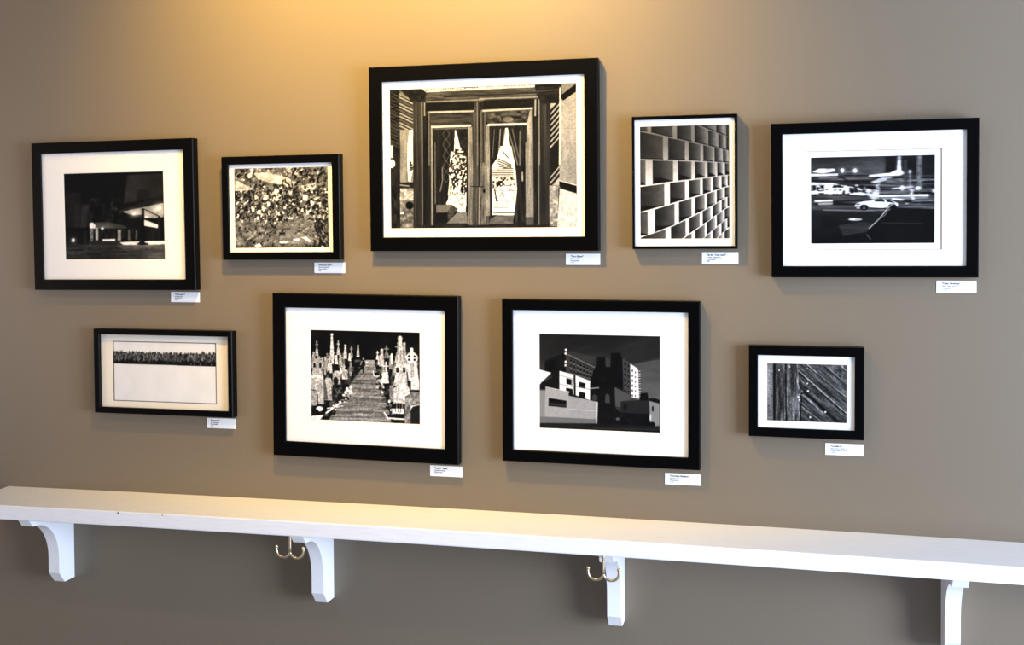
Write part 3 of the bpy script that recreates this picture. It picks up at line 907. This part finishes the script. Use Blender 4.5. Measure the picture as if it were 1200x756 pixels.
def add_box(bm, x0, y0, z0, x1, y1, z1, bev=0., seg=2):
    r = bmesh.ops.create_cube(bm, size=1)
    vs = r['verts']
    for v in vs:
        v.co = Vector(((x0 + x1) / 2 + v.co.x * (x1 - x0), (y0 + y1) / 2 + v.co.y * (y1 - y0), (z0 + z1) / 2 + v.co.z * (z1 - z0)))
    if bev:
        es = list({e for v in vs for e in v.link_edges})
        bmesh.ops.bevel(bm, geom=es, offset=bev, segments=seg, affect='EDGES', profile=.5)


def ring(bm, rects, close=True):
    """Sweep a profile round a rectangle with mitred corners.
    rects: list of (x0, x1, z0, z1, y) loops."""
    L = [[bm.verts.new((x, y, z)) for x, z in ((x0, z0), (x1, z0), (x1, z1), (x0, z1))] for x0, x1, z0, z1, y in rects]
    n = len(L)
    for i in range(n if close else n - 1):
        A, B = L[i], L[(i + 1) % n]
        for k in range(4):
            bm.faces.new((A[k], A[(k + 1) % 4], B[(k + 1) % 4], B[k]))


def tube(bm, pts, radii, seg=12, cap=True):
    pts = [Vector(p) for p in pts]
    rings = []
    up = Vector((.31, -.9, .2)).normalized()
    for i, p in enumerate(pts):
        t = (pts[min(i + 1, len(pts) - 1)] - pts[max(i - 1, 0)]).normalized()
        a = t.cross(up).normalized()
        b = t.cross(a).normalized()
        r = radii[i] if isinstance(radii, (list, tuple)) else radii
        rings.append([bm.verts.new(p + (a * math.cos(q) + b * math.sin(q)) * r) for q in [2 * math.pi * k / seg for k in range(seg)]])
    for A, B in zip(rings[:-1], rings[1:]):
        for k in range(seg):
            bm.faces.new((A[k], A[(k + 1) % seg], B[(k + 1) % seg], B[k]))
    if cap:
        bm.faces.new(rings[0][::-1])
        bm.faces.new(rings[-1])


def ball(bm, c, r):
    m = Matrix.Translation(Vector(c))
    bmesh.ops.create_uvsphere(bm, u_segments=16, v_segments=10, radius=r, matrix=m)


# ---------------------------------------------------------------- the setting
def struct(name, mat, *b):
    bm = bmesh.new()
    add_box(bm, *b)
    return tag(link(name, bm, mat), kind='structure')


tag(struct('wall_back', M['wall'], -3.4, 0, 0, 3.4, .15, 3.25), 'taupe painted wall behind the framed photographs and shelf', 'wall')
tag(struct('floor', M['floor'], -3.4, -5.2, -.08, 3.4, .15, 0), 'floor below the white shelf', 'floor')
tag(struct('ceiling', M['ceiling'], -3.4, -5.2, 3.25, 3.4, .15, 3.33), 'off white ceiling above the picture wall', 'ceiling')


# ---------------------------------------------------------------- framed photographs
def print_mesh(parent, I, x0, x1, z0, z1, y):
    ny, nx = I.shape
    xs = np.linspace(x0, x1, nx)
    zs = np.linspace(z1, z0, ny)
    co = np.empty((ny, nx, 3), np.float32)
    co[..., 0] = xs[None, :]
    co[..., 1] = y
    co[..., 2] = zs[:, None]
    idx = np.arange(ny * nx).reshape(ny, nx)
    f = np.stack([idx[1:, :-1], idx[1:, 1:], idx[:-1, 1:], idx[:-1, :-1]], -1).reshape(-1, 4)
    me = bpy.data.meshes.new('print')
    me.vertices.add(ny * nx)
    me.vertices.foreach_set('co', co.ravel())
    me.loops.add(f.size)
    me.loops.foreach_set('vertex_index', f.ravel().astype(np.int32))
    me.polygons.add(len(f))
    me.polygons.foreach_set('loop_start', np.arange(0, f.size, 4, dtype=np.int32))
    me.polygons.foreach_set('loop_total', np.full(len(f), 4, np.int32))
    me.update(calc_edges=True)
    I = np.clip((I - .035) / .965, 0, 1)
    lin = np.where(I <= .04045, I / 12.92, ((I + .055) / 1.055) ** 2.4) * (.60 + .30 * I * I) + .0004
    col = np.ones((ny * nx, 4), np.float32)
    col[:, :3] = lin.reshape(-1, 1)
    at = me.attributes.new('photo', 'FLOAT_COLOR', 'POINT')
    at.data.foreach_set('color', col.ravel())
    me.materials.append(M['photo'])
    o = bpy.data.objects.new('print', me)
    C.objects.link(o)
    o.parent = parent
    return o


GROUP = 'black framed photographs on the wall'


def framed(pic, label, base, inner, prt, lean=.5, depth=.028, mat_y=-.0195, mat2=None, paper=None, lip=None):
    x, z, w, h, rot = base
    t = empty('framed_photograph', (x, 0, z), label, 'framed photograph', GROUP)
    t.rotation_euler = (math.radians(lean), -math.radians(rot), 0)
    X0, X1, Z0, Z1 = -w / 2, w / 2, 0, h
    x0, x1, z0, z1 = inner
    D = -depth

    def R(k, y, e=0.):       # k: 0 outer edge .. 1 inner edge, e: extra inset from the outer edge
        return (X0 + (x0 - X0) * k + e, X1 + (x1 - X1) * k - e, Z0 + (z0 - Z0) * k + e, Z1 + (z1 - Z1) * k - e, y)
    bm = bmesh.new()
    ring(bm, [R(0, 0), R(0, D + .002), R(0, D, .002), R(1, D, -.002), R(1, D + .002), R(1, mat_y - .0045), R(1, mat_y - .0045, -.006), R(1, 0, -.006)])
    link('frame', bm, M['frame'], t)
    # mat board with a bevelled window (or a plain sheet of paper)
    o = .0055
    px0, px1, pz0, pz1 = prt
    bm = bmesh.new()
    if paper:
        add_box(bm, x0 - o, mat_y, z0 - o, x1 + o, mat_y + .001, z1 + o)
        link('paper', bm, M['cream'], t)
    else:
        a0, a1, b0, b1 = mat2 if mat2 else prt
        v, d = (.0022, .0034) if mat2 else (.0010, .0014)
        ring(bm, [(x0 - o, x1 + o, z0 - o, z1 + o, mat_y + d), (x0 - o, x1 + o, z0 - o, z1 + o, mat_y), (a0 - v, a1 + v, b0 - v, b1 + v, mat_y), (a0, a1, b0, b1, mat_y + d)])
        bm.faces.ensure_lookup_table()
        for f in list(bm.faces)[8:12]:
            f.material_index = 1
        link('mat', bm, [M['mat'], M['core'] if mat2 else M['bevel']], t)
        if mat2:
            bm = bmesh.new()
            m = .004
            ring(bm, [(a0 - m, a1 + m, b0 - m, b1 + m, mat_y + .0050), (a0 - m, a1 + m, b0 - m, b1 + m, mat_y + .0036), (px0, px1, pz0, pz1, mat_y + .0036), (px0, px1, pz0, pz1, mat_y + .0050)])
            link('inner_mat', bm, M['mat'], t)
    yb = mat_y + (.0043 if mat2 else .0013)
    if paper:
        yb = mat_y - .0003
    e = 0 if paper else .002
    print_mesh(t, pic, px0 - e * 0, px1 + e * 0, pz0 - e * 0, pz1 + e * 0, yb)
    bm = bmesh.new()
    add_box(bm, x0 - .005, mat_y - .0040, z0 - .005, x1 + .005, mat_y - .0022, z1 + .005)
    link('glass_pane', bm, M['glass'], t)
    bm = bmesh.new()
    add_box(bm, x0 - .005, mat_y + .0056, z0 - .005, x1 + .005, mat_y + .0086, z1 + .005)
    link('backing_board', bm, M['backing'], t)
    return t


framed(pic_station(), 'black framed night photograph of a lit petrol station, upper left', (-1.2165, 1.6306, .5113, .4201, .3257), (-.2243, .2243, .0296, .389), (-.1569, .1577, .0868, .3307))
framed(pic_ivy(), 'small black framed photograph of ivy leaves covering a wall', (-.7056, 1.7164, .3445, .282, .2064), (-.1505, .1505, .0206, .26), (-.1385, .1359, .032, .2489))
framed(pic_doors(), 'largest black framed photograph, of weathered curtained double doors', (-.1431, 1.7395, .610, .485, 0), (-.268, .269, .0362, .445), (-.2494, .2479, .0597, .4243), mat_y=-.021)
framed(pic_blocks(), 'upright thin framed photograph of a pierced concrete block wall', (.3749, 1.744, .257, .3299, .0529), (-.122, .122, .0071, .321), (-.1094, .1089, .0254, .3048), mat_y=-.021)
framed(pic_traffic(), 'black framed photograph of a white car in blurred night traffic, far right', (.8184, 1.6761, .4682, .3715, .1917), (-.207, .2074, .0272, .3453), (-.1415, .139, .0809, .2883), lean=2.2, mat2=(-.1536, .1528, .0672, .3015))
framed(pic_corn(), 'low wide black framed picture of a dark crop row on cream paper', (-1.0678, 1.2814, .4297, .2383, -.0753), (-.196, .201, .0169, .2231), (-.1606, .1604, .0338, .2039), mat_y=-.0145, paper=True)
framed(pic_cemetery(), 'black framed photograph of a path between cemetery crosses and headstones', (-.4718, 1.1817, .5238, .4419, -.4569), (-.2235, .2245, .0405, .4037), (-.1536, .1539, .1016, .344), mat_y=-.021)
framed(pic_city(), 'black framed photograph of city buildings under a dark sky, lower row', (.1599, 1.1955, .5031, .4193, -.2037), (-.2226, .2225, .0307, .3912), (-.155, .152, .0884, .3305))
framed(pic_planks(), 'smallest black framed photograph, of diagonal wooden planks, lower right', (.6642, 1.2849, .2692, .2225, -.1188), (-.1129, .1125, .0225, .1996), (-.0912, .0943, .039, .1791))


# ---------------------------------------------------------------- title cards
def text_mesh(bm, s, size, x, z, bold=0.):
    cu = bpy.data.curves.new('t', 'FONT')
    cu.body = s
    cu.size = size
    cu.offset = bold
    ob = bpy.data.objects.new('t', cu)
    C.objects.link(ob)
    dg = bpy.context.evaluated_depsgraph_get()
    me = bpy.data.meshes.new_from_object(ob.evaluated_get(dg))
    n0 = len(bm.verts)
    bm.from_mesh(me)
    bm.verts.ensure_lookup_table()
    for v in bm.verts[n0:]:
        v.co = Vector((x + v.co.x, 0, z + v.co.y))
    bpy.data.objects.remove(ob)
    bpy.data.meshes.remove(me)
    bpy.data.curves.remove(cu)


def card(cx, cz, title, lines, what):
    w, h = .0885, .0285
    t = empty('title_card', (cx, .0003, cz - h / 2), what, 'title card', 'white title cards beside the frames')
    bm = bmesh.new()
    add_box(bm, -w / 2, -.0016, 0, w / 2, 0, h, .0003, 1)
    link('card', bm, M['card'], t)
    bm = bmesh.new()
    text_mesh(bm, title, .0062, -w / 2 + .0125, h - .0088, .0002)
    for v in bm.verts:
        v.co.y = -.0018
    link('title_lettering', bm, M['ink'], t)
    bm = bmesh.new()
    for k, s in enumerate(lines):
        text_mesh(bm, s, .0046, -w / 2 + .0125, h - .0143 - .0048 * k, .00008)
    for v in bm.verts:
        v.co.y = -.0018
    link('small_lettering', bm, M['ink_soft'], t)


for cx, cz, ti, li, wh in (
        (-1.0081, 1.6105, '"Oil Lounge"', ('Photographer', 'Photograph', '$150'), 'white title card under the petrol station photograph'),
        (-.5754, 1.6936, '"Heaven\'s Vine"', ('Photo, unframed', 'Photo, matte', '$75'), 'white title card under the ivy photograph'),
        (.1162, 1.7170, '"Tiger Show"', ('Photo, silver', 'Photography', '$175'), 'white title card under the large double doors photograph'),
        (.4599, 1.7208, '"In the Trapezoid"', ('Ladder Lightworks', 'Photograph', '$85'), 'white title card under the concrete block wall photograph'),
        (1.0074, 1.6529, '"Oslo, Birthday"', ('Silver Print, 2018', 'Photograph', '$150'), 'white title card under the white car in traffic photograph'),
        (-.9020, 1.2600, '"Prospect"', ('Photographer', 'Photograph', '$75'), 'white title card under the dark crop row picture'),
        (-.2517, 1.1563, '"Ladies\'  Mass"', ('Ladder Printing', 'Photograph', '$75'), 'white title card under the cemetery path photograph'),
        (.3667, 1.1648, '"Working Shadow"', ('Photographer', 'Photograph', '$150'), 'white title card under the city buildings photograph'),
        (.7544, 1.2559, '"Crackled"', ('Silver Print, 2018', 'Framed photo, 2018', '$100'), 'white title card under the diagonal planks photograph')):
    card(cx, cz, ti, li, wh)


# ---------------------------------------------------------------- shelf with brackets and hooks
SX0, SX1, ST, SD, TH = -1.5884, 1.95, 1.05, .2152, .0395
bow = lambda x: .0079 * (1 - (x / 1.6) ** 2) if abs(x) < 1.9 else .0079 * (1 - (1.9 / 1.6) ** 2)
shelf = empty('wall_shelf', (0, 0, 0), 'long white painted wooden wall shelf on scrolled brackets below the photographs', 'shelf')

bm = bmesh.new()
prof = [(-.0006, ST - TH), (-.0006, ST), (-SD + .003, ST), (-SD + .0008, ST - .0008), (-SD, ST - .003), (-SD, ST - TH + .003), (-SD + .0008, ST - TH + .0008), (-SD + .003, ST - TH)]
N = 70
L = []
for i in range(N + 1):
    x = SX0 + (SX1 - SX0) * i / N
    L.append([bm.verts.new((x, y, z + bow(x))) for y, z in prof])
for A, B in zip(L[:-1], L[1:]):
    for k in range(len(prof)):
        q = (k + 1) % len(prof)
        bm.faces.new((A[k], A[q], B[q], B[k]))
bm.faces.new(L[0])
bm.faces.new(L[-1][::-1])
board = link('board', bm, M['shelf'], shelf)


def chip(x, y, z, a, b, mat, flat, label):      # small knocks in the paint
    bm = bmesh.new()
    vs = []
    for k in range(9):
        t = 2 * math.pi * k / 9
        r = rng.uniform(.7, 1.1)
        vs.append((a * r * math.cos(t), b * r * math.sin(t)))
    lo = [bm.verts.new((x + p, y + (q if flat else .0004), z + (-.0004 if flat else q))) for p, q in vs]
    hi = [bm.verts.new((x + p, y + (q if flat else -.0003), z + (.0003 if flat else q))) for p, q in vs]
    bm.faces.new(lo)
    bm.faces.new(hi[::-1])
    for k in range(9):
        q = (k + 1) % 9
        bm.faces.new((lo[k], lo[q], hi[q], hi[k]))
    link('paint_chip', bm, mat, shelf)['label'] = label


chip(-1.0945, -SD, ST + bow(-1.0945) - .0042, .0036, .0022, M['nail'], False, 'dark paint chip on the front edge')
chip(-.964, -SD, ST + bow(-.964) - .0040, .0030, .0014, M['backing'], False, 'brown paint chip on the front edge')
chip(-.262, -.018, ST + bow(-.262), .013, .0045, M['mat'], True, 'pale chip on the top by the wall')

BW, BTIP, BLEG, BCH, BBOT, BLB = .0341, .2078, .0732, .8283, .7974, .0474
for bx in (-1.4073, -.6057, .1859, .9750):
    top = ST - TH + bow(bx + BW / 2) - .0003
    zn = top - .021
    P = [(-.0006, BBOT), (-.0006, top), (-BTIP, top), (-BTIP + .018, zn), (-BTIP + .030, zn)]
    cy_, cz_, ry, rz = -BTIP + .030, .874, BTIP - .030 - BLEG, zn - .002 - .874
    for k in range(0, 15):
        a = math.pi / 2 * (1 - k / 14)
        P.append((cy_ + ry * math.cos(a), cz_ + rz * math.sin(a)))
    P += [(-BLEG, BCH), (-BLB, BBOT)]
    bm = bmesh.new()
    a = [bm.verts.new((bx, y, z)) for y, z in P]
    b = [bm.verts.new((bx + BW, y, z)) for y, z in P]
    bm.faces.new(a)
    bm.faces.new(b[::-1])
    for k in range(len(P)):
        q = (k + 1) % len(P)
        bm.faces.new((a[k], b[k], b[q], a[q]))
    es = [e for e in bm.edges if len(e.link_faces) == 2 and (e.calc_face_angle(0) > .5)]
    bmesh.ops.bevel(bm, geom=es, offset=.0012, segments=2, affect='EDGES', profile=.5)
    br = link('bracket', bm, M['bracket'], shelf)
    if abs(bx + .6057) < .01 or bx < -1.3:
        bm = bmesh.new()
        for y, z in (((-.012, top - .018), (-.012, top - .036), (-.010, top - .014)) if bx > -1 else ((-.014, top - .008),)):
            m = Matrix.Translation((bx + BW + .0002, y, z)) @ Matrix.Rotation(math.pi / 2, 4, 'Y')
            bmesh.ops.create_cone(bm, cap_ends=True, segments=10, radius1=.0022, radius2=.0018, depth=.0012, matrix=m)
        link('nail_head', bm, M['nail'], br)

for hx in (-.6085, .1978):
    yy = -.2115 if hx > 0 else -.205
    zt = ST - TH + bow(hx)
    hk = bpy.data.objects.new('coat_hook', None)
    C.objects.link(hk)
    hk.parent = shelf
    hk.location = (hx, yy, zt)
    hk['label'] = 'small brass double coat hook'
    bm = bmesh.new()
    tube(bm, [(0, 0, .002), (0, 0, -.001), (0, 0, -.012), (0, 0, -.030), (0, 0, -.043)], [.0045, .0042, .0038, .0036, .0042], 14)
    if True:
        link('stem', bm, M['brass'], hk, True)
    for s in (-1, 1):
        bm = bmesh.new()
        pts = [(0, 0, -.041)]
        for k in range(1, 13):
            a = math.pi * (1.08 * k / 12)
            pts.append((s * (.0185 - .0185 * math.cos(a)), -.0005, -.041 - .0165 * math.sin(a) + (.006 if k > 9 else 0) * (k - 9) / 3))
        rr = [.0038] + [.0034] * 9 + [.0030, .0030, .0031]
        tube(bm, pts, rr, 12)
        ball(bm, pts[-1], .0044)
        link('prong', bm, M['brass'], hk, True)


# ---------------------------------------------------------------- light
def area(name, loc, target, sx, sy, power, col, spread=180):
    l = bpy.data.lights.new(name, 'AREA')
    l.shape = 'RECTANGLE'
    l.size, l.size_y = sx, sy
    l.energy = power
    l.color = col
    l.spread = math.radians(spread)
    o = bpy.data.objects.new(name, l)
    C.objects.link(o)
    o.location = loc
    o.rotation_euler = (Vector(target) - Vector(loc)).to_track_quat('-Z', 'Y').to_euler()
    return o


def spot(name, loc, target, power, col, cone, blend, size):
    l = bpy.data.lights.new(name, 'SPOT')
    l.energy = power
    l.color = col
    l.spot_size = math.radians(cone)
    l.spot_blend = blend
    l.shadow_soft_size = size
    o = bpy.data.objects.new(name, l)
    C.objects.link(o)
    o.location = loc
    o.rotation_euler = (Vector(target) - Vector(loc)).to_track_quat('-Z', 'Y').to_euler()
    return o


area('side_window', (3.8, -2.0, 1.45), (0, -.4, 1.25), 1.7, 1.8, 364.0, (0.670, 0.780, 1.000))
area('left_fill', (-5.2, -3.6, 1.5), (-.3, 0, 1.4), 2.0, 2.0, 60.0, (1.000, 0.800, 0.667))  # warm fill light added out of view on the left, no actual window
spot('left_track_light', (-1.25, -1.7, 3.1), (-1.2, 0, 1.95), 50.0, (1.000, 0.620, 0.300), 74, 1., .05)
spot('right_track_light', (-.35, -1.8, 3.1), (.35, 0, 1.95), 42.0, (0.810, 0.857, 1.000), 82, 1., .05)
spot('wall_washer', (-.31, -.88, 3.1), (-.30, 0, 2.48), 288.0, (1.000, 0.611, 0.086), 93, .85, .05)
spot('left_wall_washer', (-.72, -.5, 3.1), (-.60, 0, 2.5), 28.0, (1.000, 0.686, 0.086), 110, .8, .05)

w = bpy.data.worlds.new('room ambience')
scene.world = w
w.use_nodes = True
w.node_tree.nodes['Background'].inputs[0].default_value = (.80, .92, 1.06, 1)
w.node_tree.nodes['Background'].inputs[1].default_value = .17

# ---------------------------------------------------------------- camera
cam = bpy.data.cameras.new('camera')
co = bpy.data.objects.new('camera', cam)
C.objects.link(co)
yaw, pitch, roll = -.254472436, -.022795598, -.00657050590
fw = Vector((math.sin(yaw) * math.cos(pitch), math.cos(yaw) * math.cos(pitch), math.sin(pitch)))
r0 = Vector((math.cos(yaw), -math.sin(yaw), 0))
u0 = r0.cross(fw)
r1 = r0 * math.cos(roll) + u0 * math.sin(roll)
u1 = -r0 * math.sin(roll) + u0 * math.cos(roll)
m = Matrix((r1, u1, -fw)).transposed().to_4x4()
m.translation = Vector((.616920429, -2.95240585, 1.80301155))
co.matrix_world = m
cam.sensor_fit = 'HORIZONTAL'
cam.sensor_width = 36
cam.lens = 36 * 1369.63035 / 1200
cam.shift_x = 35.6443955 / 1200
cam.shift_y = -81.4937532 / 1200
cam.clip_start = .05
scene.camera = co

v = scene.view_settings
scene.display_settings.display_device = 'sRGB'
v.view_transform = 'Standard'
v.look = 'None'
v.exposure = 0
v.gamma = 1
v.use_curve_mapping = False
